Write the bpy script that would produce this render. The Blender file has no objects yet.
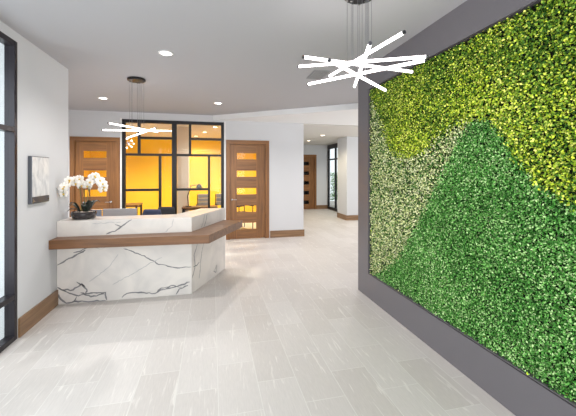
import bpy, bmesh, math, random
import numpy as np
from mathutils import Vector, Matrix

random.seed(7)
rng = np.random.default_rng(11)
PI = math.pi
S = bpy.context.scene
COL = S.collection

# ------------------------------------------------------------------ camera
cam_d = bpy.data.cameras.new('camera')
cam = bpy.data.objects.new('camera', cam_d)
COL.objects.link(cam)
cam.location = (0, 0, 1.65)
cam.rotation_euler = (PI / 2, 0, -math.radians(13.162))
cam_d.sensor_fit = 'HORIZONTAL'
cam_d.sensor_width = 36
cam_d.lens = 36 * 325 / 576
cam_d.shift_y = -35.5 / 576
cam_d.clip_start = 0.02
S.camera = cam

# ------------------------------------------------------------------ world, exposure
S.view_settings.view_transform = 'Standard'
S.view_settings.look = 'None'
S.view_settings.gamma = 1
S.view_settings.use_curve_mapping = False
S.view_settings.exposure = 0.47

W = bpy.data.worlds.new('World')
S.world = W
W.use_nodes = True
wn = W.node_tree.nodes
wn['Background'].inputs[0].default_value = (0.90, 0.95, 1.0, 1)
wn['Background'].inputs[1].default_value = 1.15


def area(name, loc, rot, sx, sy, power, color=(1, 1, 1)):
    d = bpy.data.lights.new(name, 'AREA')
    d.shape = 'RECTANGLE'
    d.size, d.size_y = sx, sy
    d.energy = power
    d.color = color
    o = bpy.data.objects.new(name, d)
    COL.objects.link(o)
    o.location = loc
    o.rotation_euler = rot
    return o


# daylight through the entrance glazing behind the camera and through the storefront on the left
area('entrance_daylight', (0.1, -3.2, 1.7), (PI / 2, 0, 0), 3.6, 2.6, 125, (1.0, 0.99, 0.985))
area('storefront_daylight', (-2.6, 0.6, 1.6), (0, -PI / 2, 0), 2.6, 5.5, 115, (0.88, 0.94, 1.0))
# daylight through the glazed front of the hallway
area('hallway_daylight', (6.1, 7.2, 1.6), (0, PI / 2, 0), 2.4, 4.5, 34, (1.0, 0.93, 0.84))

DOWN_W = 78       # ceiling spots
OFFICE_W = 56
HALL_W = 60


# ------------------------------------------------------------------ helpers
def lin(c):
    out = []
    for v in c:
        v /= 255.0
        out.append(v / 12.92 if v <= 0.04045 else ((v + 0.055) / 1.055) ** 2.4)
    return (*out, 1.0)


def new_mat(name):
    m = bpy.data.materials.new(name)
    m.use_nodes = True
    nt = m.node_tree
    return m, nt, nt.nodes, nt.links, nt.nodes['Principled BSDF']


def mk(name, rgb, rough=0.5, metal=0.0, bump=0.0, bscale=60, var=0.0, spec=0.5, emit=None, estr=0):
    m, nt, N, L, b = new_mat(name)
    b.inputs['Base Color'].default_value = lin(rgb)
    b.inputs['Roughness'].default_value = rough
    b.inputs['Metallic'].default_value = metal
    b.inputs['Specular IOR Level'].default_value = spec
    if emit:
        b.inputs['Emission Color'].default_value = lin(emit)
        b.inputs['Emission Strength'].default_value = estr
    if bump or var:
        tc = N.new('ShaderNodeTexCoord')
        nz = N.new('ShaderNodeTexNoise')
        nz.inputs['Scale'].default_value = bscale
        nz.inputs['Detail'].default_value = 4
        L.new(tc.outputs['Object'], nz.inputs['Vector'])
        if bump:
            bp = N.new('ShaderNodeBump')
            bp.inputs['Strength'].default_value = bump
            bp.inputs['Distance'].default_value = 0.004
            L.new(nz.outputs['Fac'], bp.inputs['Height'])
            L.new(bp.outputs['Normal'], b.inputs['Normal'])
        if var:
            mx = N.new('ShaderNodeMix')
            mx.data_type = 'RGBA'
            a = lin(rgb)
            mx.inputs[6].default_value = tuple(x * (1 - var) for x in a[:3]) + (1,)
            mx.inputs[7].default_value = tuple(min(1, x * (1 + var)) for x in a[:3]) + (1,)
            L.new(nz.outputs['Fac'], mx.inputs[0])
            L.new(mx.outputs[2], b.inputs['Base Color'])
    return m


def wood(name, dark, light, grain='x', rough=0.38, scale=1.0):
    m, nt, N, L, b = new_mat(name)
    tc = N.new('ShaderNodeTexCoord')
    mp = N.new('ShaderNodeMapping')
    s = {'x': (1.2, 22, 22), 'y': (22, 1.2, 22), 'z': (22, 22, 1.2)}[grain]
    mp.inputs['Scale'].default_value = tuple(v * scale for v in s)
    L.new(tc.outputs['Object'], mp.inputs['Vector'])
    n1 = N.new('ShaderNodeTexNoise')
    n1.inputs['Scale'].default_value = 1.0
    n1.inputs['Detail'].default_value = 6
    n1.inputs['Distortion'].default_value = 0.6
    L.new(mp.outputs['Vector'], n1.inputs['Vector'])
    n2 = N.new('ShaderNodeTexNoise')
    n2.inputs['Scale'].default_value = 5.0
    n2.inputs['Detail'].default_value = 3
    L.new(mp.outputs['Vector'], n2.inputs['Vector'])
    ad = N.new('ShaderNodeMath')
    ad.operation = 'MULTIPLY_ADD'
    ad.inputs[1].default_value = 0.3
    L.new(n2.outputs['Fac'], ad.inputs[0])
    L.new(n1.outputs['Fac'], ad.inputs[2])
    cr = N.new('ShaderNodeValToRGB')
    cr.color_ramp.elements[0].position = 0.42
    cr.color_ramp.elements[0].color = lin(dark)
    cr.color_ramp.elements[1].position = 0.85
    cr.color_ramp.elements[1].color = lin(light)
    L.new(ad.outputs[0], cr.inputs[0])
    L.new(cr.outputs[0], b.inputs['Base Color'])
    b.inputs['Roughness'].default_value = rough
    bp = N.new('ShaderNodeBump')
    bp.inputs['Strength'].default_value = 0.08
    bp.inputs['Distance'].default_value = 0.002
    L.new(n2.outputs['Fac'], bp.inputs['Height'])
    L.new(bp.outputs['Normal'], b.inputs['Normal'])
    return m


def glass(name, tint=(255, 255, 255), gloss=0.5):
    m, nt, N, L, b = new_mat(name)
    N.remove(b)
    tr = N.new('ShaderNodeBsdfTransparent')
    tr.inputs[0].default_value = lin(tint)
    gl = N.new('ShaderNodeBsdfGlossy')
    gl.inputs['Roughness'].default_value = 0.02
    fr = N.new('ShaderNodeLayerWeight')
    pw = N.new('ShaderNodeMath')
    pw.operation = 'POWER'
    pw.inputs[1].default_value = 4.5
    L.new(fr.outputs['Facing'], pw.inputs[0])
    mu = N.new('ShaderNodeMath')
    mu.operation = 'MULTIPLY_ADD'
    mu.inputs[1].default_value = gloss * 0.7
    mu.inputs[2].default_value = 0.014
    L.new(pw.outputs[0], mu.inputs[0])
    mx = N.new('ShaderNodeMixShader')
    L.new(mu.outputs[0], mx.inputs[0])
    L.new(tr.outputs[0], mx.inputs[1])
    L.new(gl.outputs[0], mx.inputs[2])
    L.new(mx.outputs[0], N['Material Output'].inputs[0])
    return m


def leafmat(name, stops, rough=0.45, blotch=None, bstr=0.5):
    """one colour per leaf, picked from the plant's own range of greens"""
    m, nt, N, L, b = new_mat(name)
    g = N.new('ShaderNodeNewGeometry')
    cr = N.new('ShaderNodeValToRGB')
    el = cr.color_ramp.elements
    el[0].position, el[0].color = stops[0][0], lin(stops[0][1])
    el[1].position, el[1].color = stops[-1][0], lin(stops[-1][1])
    for p, c in stops[1:-1]:
        e = el.new(p)
        e.color = lin(c)
    fac = g.outputs['Random Per Island']
    if blotch:
        tc = N.new('ShaderNodeTexCoord')
        nz = N.new('ShaderNodeTexNoise')
        nz.inputs['Scale'].default_value = blotch
        nz.inputs['Detail'].default_value = 2
        L.new(tc.outputs['Object'], nz.inputs['Vector'])
        su = N.new('ShaderNodeMath')
        su.operation = 'SUBTRACT'
        su.inputs[1].default_value = 0.5
        L.new(nz.outputs['Fac'], su.inputs[0])
        ma = N.new('ShaderNodeMath')
        ma.operation = 'MULTIPLY_ADD'
        ma.use_clamp = True
        ma.inputs[1].default_value = bstr * 2
        L.new(su.outputs[0], ma.inputs[0])
        L.new(fac, ma.inputs[2])
        fac = ma.outputs[0]
    L.new(fac, cr.inputs[0])
    L.new(cr.outputs[0], b.inputs['Base Color'])
    b.inputs['Roughness'].default_value = rough
    b.inputs['Specular IOR Level'].default_value = 0.15
    return m


def floor_mat():
    m, nt, N, L, b = new_mat('pale stone-look tile')
    tc = N.new('ShaderNodeTexCoord')
    sp = N.new('ShaderNodeSeparateXYZ')
    L.new(tc.outputs['Object'], sp.inputs[0])
    ax = N.new('ShaderNodeMath'); ax.operation = 'ADD'; ax.inputs[1].default_value = 9.456
    ay = N.new('ShaderNodeMath'); ay.operation = 'ADD'; ay.inputs[1].default_value = 5.445
    L.new(sp.outputs['Y'], ax.inputs[0])
    L.new(sp.outputs['X'], ay.inputs[0])
    cb = N.new('ShaderNodeCombineXYZ')
    L.new(ax.outputs[0], cb.inputs[0])
    L.new(ay.outputs[0], cb.inputs[1])
    br = N.new('ShaderNodeTexBrick')
    br.offset = 0.5
    br.offset_frequency = 2
    br.inputs['Scale'].default_value = 1.0
    br.inputs['Brick Width'].default_value = 0.6
    br.inputs['Row Height'].default_value = 0.305
    br.inputs['Mortar Size'].default_value = 0.0035
    br.inputs['Mortar Smooth'].default_value = 0.3
    br.inputs['Bias'].default_value = 0.0
    br.inputs['Color1'].default_value = lin((226, 220, 216))
    br.inputs['Color2'].default_value = lin((215, 208, 203))
    br.inputs['Mortar'].default_value = lin((234, 230, 225))
    L.new(cb.outputs[0], br.inputs['Vector'])
    # pale streaks that run with the long side of the tiles, broken at each tile
    mp = N.new('ShaderNodeMapping')
    mp.inputs['Scale'].default_value = (2.6, 24, 1)
    mp.inputs['Rotation'].default_value = (0, 0, 0.10)
    L.new(cb.outputs[0], mp.inputs['Vector'])
    vm = N.new('ShaderNodeVectorMath'); vm.operation = 'MULTIPLY_ADD'
    vm.inputs[1].default_value = (7, 7, 7)
    L.new(br.outputs['Color'], vm.inputs[0])
    L.new(mp.outputs[0], vm.inputs[2])
    nz = N.new('ShaderNodeTexNoise')
    nz.inputs['Scale'].default_value = 1.3
    nz.inputs['Detail'].default_value = 5
    nz.inputs['Distortion'].default_value = 0.8
    L.new(vm.outputs[0], nz.inputs['Vector'])
    cr = N.new('ShaderNodeValToRGB')
    cr.color_ramp.elements[0].position = 0.60
    cr.color_ramp.elements[0].color = (0, 0, 0, 1)
    cr.color_ramp.elements[1].position = 0.70
    cr.color_ramp.elements[1].color = (1, 1, 1, 1)
    L.new(nz.outputs['Fac'], cr.inputs[0])
    cl = N.new('ShaderNodeTexNoise')
    cl.inputs['Scale'].default_value = 5
    cl.inputs['Detail'].default_value = 6
    L.new(vm.outputs[0], cl.inputs['Vector'])
    m1 = N.new('ShaderNodeMix'); m1.data_type = 'RGBA'; m1.blend_type = 'MULTIPLY'
    m1.inputs[0].default_value = 0.2
    L.new(br.outputs['Color'], m1.inputs[6])
    L.new(cl.outputs['Fac'], m1.inputs[7])
    m2 = N.new('ShaderNodeMix'); m2.data_type = 'RGBA'
    m2.inputs[7].default_value = lin((238, 233, 228))
    sc = N.new('ShaderNodeMath'); sc.operation = 'MULTIPLY'; sc.inputs[1].default_value = 0.65
    L.new(cr.outputs[0], sc.inputs[0])
    L.new(sc.outputs[0], m2.inputs[0])
    L.new(m1.outputs[2], m2.inputs[6])
    L.new(m2.outputs[2], b.inputs['Base Color'])
    b.inputs['Roughness'].default_value = 0.42
    b.inputs['Specular IOR Level'].default_value = 0.4
    bp = N.new('ShaderNodeBump')
    bp.inputs['Strength'].default_value = 0.15
    bp.inputs['Distance'].default_value = 0.002
    bp.invert = True
    L.new(br.outputs['Fac'], bp.inputs['Height'])
    L.new(bp.outputs['Normal'], b.inputs['Normal'])
    return m


def marble_mat():
    m, nt, N, L, b = new_mat('white quartz')
    tc = N.new('ShaderNodeTexCoord')
    nz = N.new('ShaderNodeTexNoise')
    nz.inputs['Scale'].default_value = 2.2
    nz.inputs['Detail'].default_value = 5
    nz.inputs['Distortion'].default_value = 1.2
    L.new(tc.outputs['Object'], nz.inputs['Vector'])
    cr = N.new('ShaderNodeValToRGB')
    cr.color_ramp.elements[0].position = 0.35
    cr.color_ramp.elements[0].color = lin((210, 205, 201))
    cr.color_ramp.elements[1].position = 0.6
    cr.color_ramp.elements[1].color = lin((224, 218, 212))
    L.new(nz.outputs['Fac'], cr.inputs[0])
    L.new(cr.outputs[0], b.inputs['Base Color'])
    b.inputs['Roughness'].default_value = 0.25
    return m


M = {}
M['floor'] = floor_mat()
M['wall'] = mk('white wall paint', (213, 214, 217), 0.85, bump=0.05, bscale=180)
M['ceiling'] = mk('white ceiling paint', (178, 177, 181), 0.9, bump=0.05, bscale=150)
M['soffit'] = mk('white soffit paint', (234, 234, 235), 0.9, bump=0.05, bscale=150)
M['laminate'] = mk('grey wall laminate', (104, 100, 104), 0.28, bump=0.02, bscale=200, var=0.06)
M['reveal'] = mk('dark recess shade', (52, 46, 50), 0.4, var=0.05)  # dark colour carries the shadow on the plant recess edges; closet walls share it
M['yellow'] = mk('yellow wall paint', (252, 204, 58), 0.85, var=0.03, bscale=3)
M['cream'] = mk('cream paint', (236, 214, 196), 0.85, var=0.03, bscale=5)
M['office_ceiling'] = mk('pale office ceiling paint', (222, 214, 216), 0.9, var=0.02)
M['hall_ceiling_shade'] = mk('shaded warm white ceiling', (204, 200, 194), 0.9, var=0.02)  # same white ceiling, darkened in the colour because less light reaches the hallway
M['black'] = mk('black metal', (26, 25, 29), 0.38, metal=0.3, var=0.05)
M['bronze'] = mk('satin dark metal', (44, 40, 46), 0.3, metal=0.4, var=0.05)
M['door_z'] = wood('door oak', (108, 70, 38), (150, 103, 58), 'z')
M['door_x'] = wood('door oak cross grain', (110, 72, 40), (152, 105, 60), 'x')
M['oak_x'] = wood('counter oak', (92, 60, 34), (132, 90, 56), 'x')
M['base_x'] = wood('baseboard oak along x', (118, 88, 60), (156, 122, 90), 'x')
M['base_y'] = wood('baseboard oak along y', (118, 88, 60), (156, 122, 90), 'y')
M['marble'] = marble_mat()
M['vein'] = mk('grey vein', (122, 121, 124), 0.3, var=0.2, bscale=30)
M['vein_soft'] = mk('pale vein', (176, 174, 174), 0.3, var=0.1, bscale=30)
M['glass'] = glass('clear glass', (246, 249, 248), 0.8)
M['chrome'] = mk('brushed steel', (205, 205, 205), 0.25, metal=1.0, var=0.05)
M['white_trim'] = mk('white trim', (235, 235, 235), 0.5, var=0.02)
M['led'] = mk('led lens', (255, 255, 255), 0.5, emit=(255, 250, 245), estr=9)
M['led_warm'] = mk('warm led lens', (255, 255, 255), 0.5, emit=(255, 236, 205), estr=9)
M['tube'] = mk('lit tube diffuser', (255, 255, 255), 0.5, emit=(255, 248, 246), estr=4.2)
M['tube_grey'] = mk('dark bar cap', (84, 84, 88), 0.3, metal=0.7, var=0.05)
M['cable'] = mk('grey cable', (120, 120, 124), 0.4, metal=0.5, var=0.05)
M['screen_back'] = mk('grey plastic', (150, 147, 150), 0.5, var=0.04)
M['screen_blue'] = mk('blue-grey plastic', (122, 132, 150), 0.5, var=0.04)
M['navy'] = mk('navy fabric', (52, 60, 84), 0.8, bump=0.3, bscale=250, var=0.15)
M['mesh_black'] = mk('black mesh fabric', (30, 31, 35), 0.7, bump=0.3, bscale=250, var=0.2)
M['grey_fabric'] = mk('grey fabric', (138, 138, 146), 0.85, bump=0.3, bscale=250, var=0.15)
M['petal'] = mk('white petal', (250, 246, 240), 0.55, var=0.03, bscale=40)
M['lip'] = mk('yellow flower centre', (225, 190, 90), 0.5, var=0.1)
M['stem'] = mk('green stem', (104, 122, 62), 0.5, var=0.2)
M['stake'] = mk('brown cane', (106, 78, 52), 0.6, var=0.2)
M['orchid_leaf'] = mk('dark orchid leaf', (18, 34, 26), 0.42, var=0.25, bscale=15)
M['bowl'] = mk('dark glazed bowl', (44, 38, 40), 0.15, var=0.2, bscale=20)
M['pebble'] = mk('pale pebbles', (196, 180, 168), 0.7, var=0.3, bscale=60, bump=0.4)
M['pic_frame'] = mk('dark grey frame', (92, 95, 102), 0.35, metal=0.4, var=0.05)
M['moss_back'] = mk('dark matting', (14, 22, 12), 0.95, var=0.3, bscale=40, bump=0.4)
M['vent'] = mk('grey vent', (150, 150, 152), 0.6, var=0.05)
M['bark'] = mk('bark', (86, 68, 52), 0.9, var=0.3, bump=0.4)
M['pavement'] = mk('concrete', (168, 160, 152), 0.9, var=0.1, bscale=8)


def picture_mat():
    m, nt, N, L, b = new_mat('abstract print')
    tc = N.new('ShaderNodeTexCoord')
    mp = N.new('ShaderNodeMapping')
    mp.inputs['Scale'].default_value = (3, 9, 5)
    L.new(tc.outputs['Object'], mp.inputs[0])
    nz = N.new('ShaderNodeTexNoise')
    nz.inputs['Scale'].default_value = 1.2
    nz.inputs['Detail'].default_value = 6
    nz.inputs['Distortion'].default_value = 1.0
    L.new(mp.outputs[0], nz.inputs['Vector'])
    cr = N.new('ShaderNodeValToRGB')
    cr.color_ramp.elements[0].position = 0.35
    cr.color_ramp.elements[0].color = lin((196, 198, 201))
    cr.color_ramp.elements[1].position = 0.62
    cr.color_ramp.elements[1].color = lin((232, 232, 232))
    L.new(nz.outputs['Fac'], cr.inputs[0])
    L.new(cr.outputs[0], b.inputs['Base Color'])
    b.inputs['Roughness'].default_value = 0.4
    return m


M['print'] = picture_mat()


class MB:
    """collects faces, then links them as ONE mesh object"""

    def __init__(self):
        self.v, self.f, self.mi = [], [], []

    def add(self, vs, fs, mi=0):
        b = len(self.v)
        self.v += [tuple(v) for v in vs]
        self.f += [tuple(b + i for i in f) for f in fs]
        self.mi += [mi] * len(fs)
        return self

    def box(self, x0, x1, y0, y1, z0, z1, mi=0, mat=None):
        vs = [(x, y, z) for z in (z0, z1) for y in (y0, y1) for x in (x0, x1)]
        if mat:
            vs = [mat @ Vector(v) for v in vs]
        return self.add(vs, [(0, 2, 3, 1), (4, 5, 7, 6), (0, 1, 5, 4), (2, 6, 7, 3), (0, 4, 6, 2), (1, 3, 7, 5)], mi)

    def prism(self, poly, z0, z1, mi=0):
        a = sum(poly[i][0] * poly[(i + 1) % len(poly)][1] - poly[(i + 1) % len(poly)][0] * poly[i][1] for i in range(len(poly)))
        if a < 0:
            poly = poly[::-1]
        n = len(poly)
        vs = [(x, y, z0) for x, y in poly] + [(x, y, z1) for x, y in poly]
        fs = [tuple(range(n))[::-1], tuple(range(n, 2 * n))]
        fs += [(i, (i + 1) % n, n + (i + 1) % n, n + i) for i in range(n)]
        return self.add(vs, fs, mi)

    def tube(self, pts, r, n=8, mi=0, r1=None, caps=True):
        pts = [Vector(p) for p in pts]
        rings = []
        for i, p in enumerate(pts):
            t = (pts[min(i + 1, len(pts) - 1)] - pts[max(i - 1, 0)]).normalized()
            up = Vector((0, 0, 1)) if abs(t.z) < 0.9 else Vector((1, 0, 0))
            a = t.cross(up).normalized()
            b_ = a.cross(t).normalized()
            rr = r if r1 is None else r + (r1 - r) * i / (len(pts) - 1)
            rings.append([p + (a * math.cos(2 * PI * k / n) + b_ * math.sin(2 * PI * k / n)) * rr for k in range(n)])
        vs = [v for rg in rings for v in rg]
        fs = []
        for i in range(len(pts) - 1):
            for k in range(n):
                k2 = (k + 1) % n
                fs.append((i * n + k, i * n + k2, (i + 1) * n + k2, (i + 1) * n + k))
        if caps:
            fs.append(tuple(range(n))[::-1])
            fs.append(tuple((len(pts) - 1) * n + k for k in range(n)))
        return self.add(vs, fs, mi)

    def lathe(self, prof, c=(0, 0, 0), n=32, mi=0):
        vs, fs = [], []
        for (r, z) in prof:
            for k in range(n):
                vs.append((c[0] + r * math.cos(2 * PI * k / n), c[1] + r * math.sin(2 * PI * k / n), c[2] + z))
        for i in range(len(prof) - 1):
            for k in range(n):
                k2 = (k + 1) % n
                fs.append((i * n + k, i * n + k2, (i + 1) * n + k2, (i + 1) * n + k))
        fs.append(tuple(range(n))[::-1])
        fs.append(tuple((len(prof) - 1) * n + k for k in range(n)))
        return self.add(vs, fs, mi)

    def build(self, name, mats, parent=None, bevel=0.0, smooth=False, seg=2):
        me = bpy.data.meshes.new(name)
        off = Vector((0, 0, 0))
        if parent is not None:
            off = Vector(OFF.get(parent.name, (0, 0, 0)))
        me.from_pydata([Vector(v) - off for v in self.v], [], self.f)
        if not isinstance(mats, (list, tuple)):
            mats = [mats]
        for m in mats:
            me.materials.append(m)
        me.polygons.foreach_set('material_index', self.mi)
        if smooth:
            me.polygons.foreach_set('use_smooth', [True] * len(me.polygons))
        me.update()
        o = bpy.data.objects.new(name, me)
        COL.objects.link(o)
        if parent is not None:
            o.parent = parent
            OFF[o.name] = tuple(off)
        if bevel:
            md = o.modifiers.new('bevel', 'BEVEL')
            md.width = bevel
            md.segments = seg
            md.limit_method = 'ANGLE'
        return o


OFF = {}


def tag(o, label=None, cat=None, group=None, kind=None):
    if label: o['label'] = label
    if cat: o['category'] = cat
    if group: o['group'] = group
    if kind: o['kind'] = kind
    return o


def thing(name, loc, label, cat, group=None, kind=None):
    o = bpy.data.objects.new(name, None)
    o.empty_display_size = 0.1
    COL.objects.link(o)
    o.location = loc
    OFF[o.name] = tuple(loc)
    return tag(o, label, cat, group, kind)


def struct(o, label=None):
    o['kind'] = 'structure'
    if label:
        o['label'] = label
    return o


def copy_tree(o, parent=None):
    c = o.copy()
    COL.objects.link(c)
    if parent is not None:
        c.parent = parent
    for ch in list(o.children):
        copy_tree(ch, c)
    return c


# ------------------------------------------------------------------ the room
CEIL = 3.04
LOW = 2.92
BY = 8.11        # back wall
LX = -1.885       # left wall
RX = 2.005       # face of the right wall

b = MB().box(-4.2, 6.4, -3.4, 14.3, -0.1, 0.0)
struct(b.build('floor', M['floor']), 'pale grey stone-look floor laid in long tiles')
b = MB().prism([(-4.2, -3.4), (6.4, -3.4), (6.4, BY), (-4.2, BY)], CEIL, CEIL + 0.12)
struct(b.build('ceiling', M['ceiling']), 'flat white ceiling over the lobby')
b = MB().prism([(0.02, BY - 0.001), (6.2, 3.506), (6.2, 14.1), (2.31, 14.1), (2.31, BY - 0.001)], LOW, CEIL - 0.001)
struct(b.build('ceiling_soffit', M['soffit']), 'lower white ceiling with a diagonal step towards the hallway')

struct(MB().prism([(2.312, BY + 0.02), (6.19, BY + 0.02), (6.19, 13.99), (2.312, 13.99)], LOW - 0.03, LOW - 0.001).build('ceiling_hallway', M['hall_ceiling_shade']), 'slightly lower ceiling of the hallway')

# left wall (past the storefront) with the nook behind it
b = MB().box(LX - 0.16, LX, 3.756, 4.94, 0, CEIL)
b.box(LX - 0.16, LX, -3.4, 3.756, 2.944, CEIL)
b.box(LX - 0.16, LX, -3.4, -2.3, 0, 2.944)
struct(b.build('wall_left', M['wall']), 'white wall with picture on the left of the lobby')
struct(MB().box(-4.2, -4.05, 4.76, BY + 0.15, 0, CEIL).build('wall_nook', M['wall']))
struct(MB().box(-4.05, LX - 0.16, 4.76, 4.94, 0, CEIL).build('wall_nook_return', M['wall']))

# back wall with its three openings
b = MB()
for x0, x1, z0, z1 in [(-4.05, -3.045, 0, CEIL), (-3.045, -2.07, 2.43, CEIL), (-2.07, -2.008, 0, CEIL), (-2.008, 0.288, 2.877, CEIL),
                       (0.288, 0.355, 0, CEIL), (0.355, 1.385, 2.43, CEIL), (1.385, 2.31, 0, CEIL)]:
    b.box(x0, x1, BY, BY + 0.15, z0, z1)
struct(b.build('wall_back', M['wall']), 'white back wall with doors and black framed glazing')

# hallway shell
HY = 14.0
b = MB()
for x0, x1, z0, z1 in [(2.16, 3.54, 0, LOW), (3.54, 4.57, 2.43, LOW), (4.57, 5.25, 0, LOW)]:
    b.box(x0, x1, HY, HY + 0.15, z0, z1)
struct(b.build('wall_hallway', M['wall']), 'white wall with door at the end of the hallway')
struct(MB().box(2.16, 2.31, BY + 0.15, HY, 0, LOW).build('wall_hallway_left', M['wall']))
b = MB().box(6.2, 6.35, 4.3, 11.2, 0, 0.4).box(6.2, 6.35, 4.3, 11.2, 2.7, CEIL).box(5.25, 6.2, 11.14, 11.29, 0, LOW - 0.031)
struct(b.build('wall_hallway_right', M['wall']))
struct(MB().box(2.2, 6.35, 4.15, 4.3, 0, LOW).build('wall_hallway_front', M['wall']))
struct(MB().box(4.52, 5.25, 10.43, 11.29, 0, LOW - 0.031).build('column', M['wall']), 'white square column standing in the hallway')

# right wall: grey laminate surround with a recess for the plants
b = MB()
b.box(RX, 2.2, -3.4, 4.235, 0, 0.313)
b.box(RX, 2.2, -3.4, 4.235, 2.745, CEIL)
b.box(RX, 2.2, 3.937, 4.235, 0.313, 2.745)
b.box(RX, 2.2, -3.4, 0.2, 0.313, 2.745)
b.box(2.105, 2.2, 0.2, 3.937, 0.313, 2.745)
struct(b.build('wall_right', M['laminate']), 'grey laminate wall surrounding the plant panel')

# office behind the glazing
b = MB().box(-4.2, 2.16, 12.3, 12.45, 0, 2.9)
b.box(-4.2, -4.05, BY + 0.15, 12.3, 0, 2.9)
b.box(2.01, 2.16, BY + 0.15, 12.3, 0, 2.9)
struct(b.build('wall_office', M['yellow']), 'yellow wall of the office behind the glazing')
struct(MB().box(-4.2, 2.16, BY + 0.15, 12.45, 2.9, 3.02).build('ceiling_office', M['office_ceiling']))
struct(MB().box(-0.93, -0.63, 9.4, 9.65, 0, 2.9).build('column', M['cream']), 'cream column inside the yellow office')

# baseboards
struct(MB().box(LX, LX + 0.02, 3.77, 4.598, 0, 0.19).build('baseboard_left', M['base_y'], bevel=0.002), 'oak baseboard along the white left wall')
b = MB().box(1.43, 2.33, BY - 0.02, BY, 0, 0.175).box(2.31, 2.33, BY, BY + 0.2, 0, 0.175)
struct(b.build('baseboard_back', M['base_x'], bevel=0.002), 'oak baseboard right of the oak door')
b = MB().box(4.595, 5.15, HY - 0.02, HY, 0, 0.175)
struct(b.build('baseboard_hallway', M['base_x'], bevel=0.002))
b = MB().box(4.5, 5.27, 10.41, 10.43, 0, 0.175).box(4.5, 4.52, 10.43, 11.29, 0, 0.175)
struct(b.build('baseboard_column', M['base_x'], bevel=0.002), 'oak baseboard around the white column')


# doors
def door(n, xc0, xc1, ywall, slots, slot_x, label, handle_x, flip, leaf_in=0.11):
    t = thing('door_%d' % n, ((xc0 + xc1) / 2, ywall, 0), label, None, kind='structure')
    ztop = 2.45
    cw = 0.095
    yf, yb = ywall - 0.018, ywall + 0.15
    for s in (0, 1):
        x0 = xc0 if s == 0 else xc1 - cw
        MB().box(x0, x0 + cw, yf, ywall - 0.0005, 0, ztop - cw).build('door_casing', M['door_z'], t, bevel=0.003)
    MB().box(xc0, xc1, yf, ywall - 0.0005, ztop - cw, ztop).build('door_head', M['door_x'], t, bevel=0.003)
    j = MB()
    a0, a1 = xc0 + 0.022, xc1 - 0.022
    j.box(a0, a0 + 0.075, ywall, yb, 0, ztop - 0.03).box(a1 - 0.075, a1, ywall, yb, 0, ztop - 0.03).box(a0 + 0.075, a1 - 0.075, ywall, yb, ztop - 0.1, ztop - 0.03)
    j.build('door_jamb', M['door_z'], t)
    l0, l1, y0, y1 = a0 + 0.078, a1 - 0.078, ywall + 0.02, ywall + 0.064
    lt = ztop - 0.104
    leaf = MB()
    s0, s1 = slot_x
    leaf.box(l0, s0, y0, y1, 0.008, lt).box(s1, l1, y0, y1, 0.008, lt)
    zs = sorted(slots)
    z = 0.008
    for a, c in zs:
        leaf.box(s0, s1, y0, y1, z, a, 1)
        z = c
    leaf.box(s0, s1, y0, y1, z, lt, 1)
    leaf.build('door_leaf', [M['door_z'], M['door_x']], t)
    for a, c in zs:
        MB().box(s0, s1, y0 + 0.018, y0 + 0.026, a, c).build('door_pane', M['glass'], t)
    h = MB()
    d = -1 if flip else 1
    h.lathe([(0.026, 0), (0.026, 0.012)], n=20)
    hv = [Matrix.Translation((handle_x, y0 - 0.0005, 0.98)) @ Matrix.Rotation(PI / 2, 4, 'X') @ Vector(v) for v in h.v]
    h.v = [tuple(v) for v in hv]
    h.tube([(handle_x, y0 - 0.012, 0.98), (handle_x, y0 - 0.055, 0.98)], 0.009, 10)
    h.tube([(handle_x - d * 0.008, y0 - 0.055, 0.98), (handle_x + d * 0.12, y0 - 0.058, 0.98)], 0.009, 10)
    h.build('door_handle', M['chrome'], t, smooth=True)
    return t


SL = [(2.0 - 0.022, 2.135), (1.545, 1.695), (1.105, 1.262), (0.66, 0.825), (0.235, 0.395)]
door(1, -3.065, -2.045, BY, SL, (-2.81, -2.335), 'oak door with glass slots left of the glazing, behind the orchids', -2.24, True)
door(2, 0.333, 1.405, BY, SL, (0.60, 1.085), 'oak door with five glass slots right of the glazing', 0.475, False)
door(3, 3.515, 4.595, HY, SL, (3.76, 4.25), 'oak door with dark glass slots at the end of the hallway', 3.66, False)
struct(MB().box(3.4, 4.7, HY + 0.16, HY + 1.2, 0, 0.01).build('floor_closet', M['pavement']))
b = MB().box(3.3, 3.4, HY + 0.16, HY + 1.2, 0, 2.6).box(4.7, 4.8, HY + 0.16, HY + 1.2, 0, 2.6).box(3.3, 4.8, HY + 1.2, HY + 1.3, 0, 2.6).box(3.3, 4.8, HY + 0.16, HY + 1.3, 2.6, 2.7)
struct(b.build('wall_closet', M['reveal']))


# window_1: the storefront on the left
t = thing('window_1', (-1.93, 0.7, 0), 'black framed storefront glazing at the left edge', None, kind='structure')
x0, x1 = -1.968, -1.881
for y in (3.705, 2.3, 1.1, -0.1, -1.2, -2.3):
    MB().box(x0, x1, y, y + 0.05, 0, 2.943).build('window_mullion', M['bronze'], t, bevel=0.003)
ys = (3.705, 2.3, 1.1, -0.1, -1.2, -2.3)
for hi, lo in zip(ys[:-1], ys[1:]):
    for z0, z1 in ((0, 0.05), (0.405, 0.455), (2.045, 2.095), (2.888, 2.943)):
        MB().box(x0, x1, lo + 0.05, hi, z0, z1).build('window_rail', M['bronze'], t, bevel=0.003)
    for z0, z1 in ((0.05, 0.405), (0.455, 2.045), (2.095, 2.888)):
        MB().box(-1.935, -1.927, lo + 0.05, hi, z0, z1).build('window_pane', M['glass'], t)
struct(MB().box(-12, -2.04, -9, 4.7, -0.12, -0.02).build('ground', M['pavement']))

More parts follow.
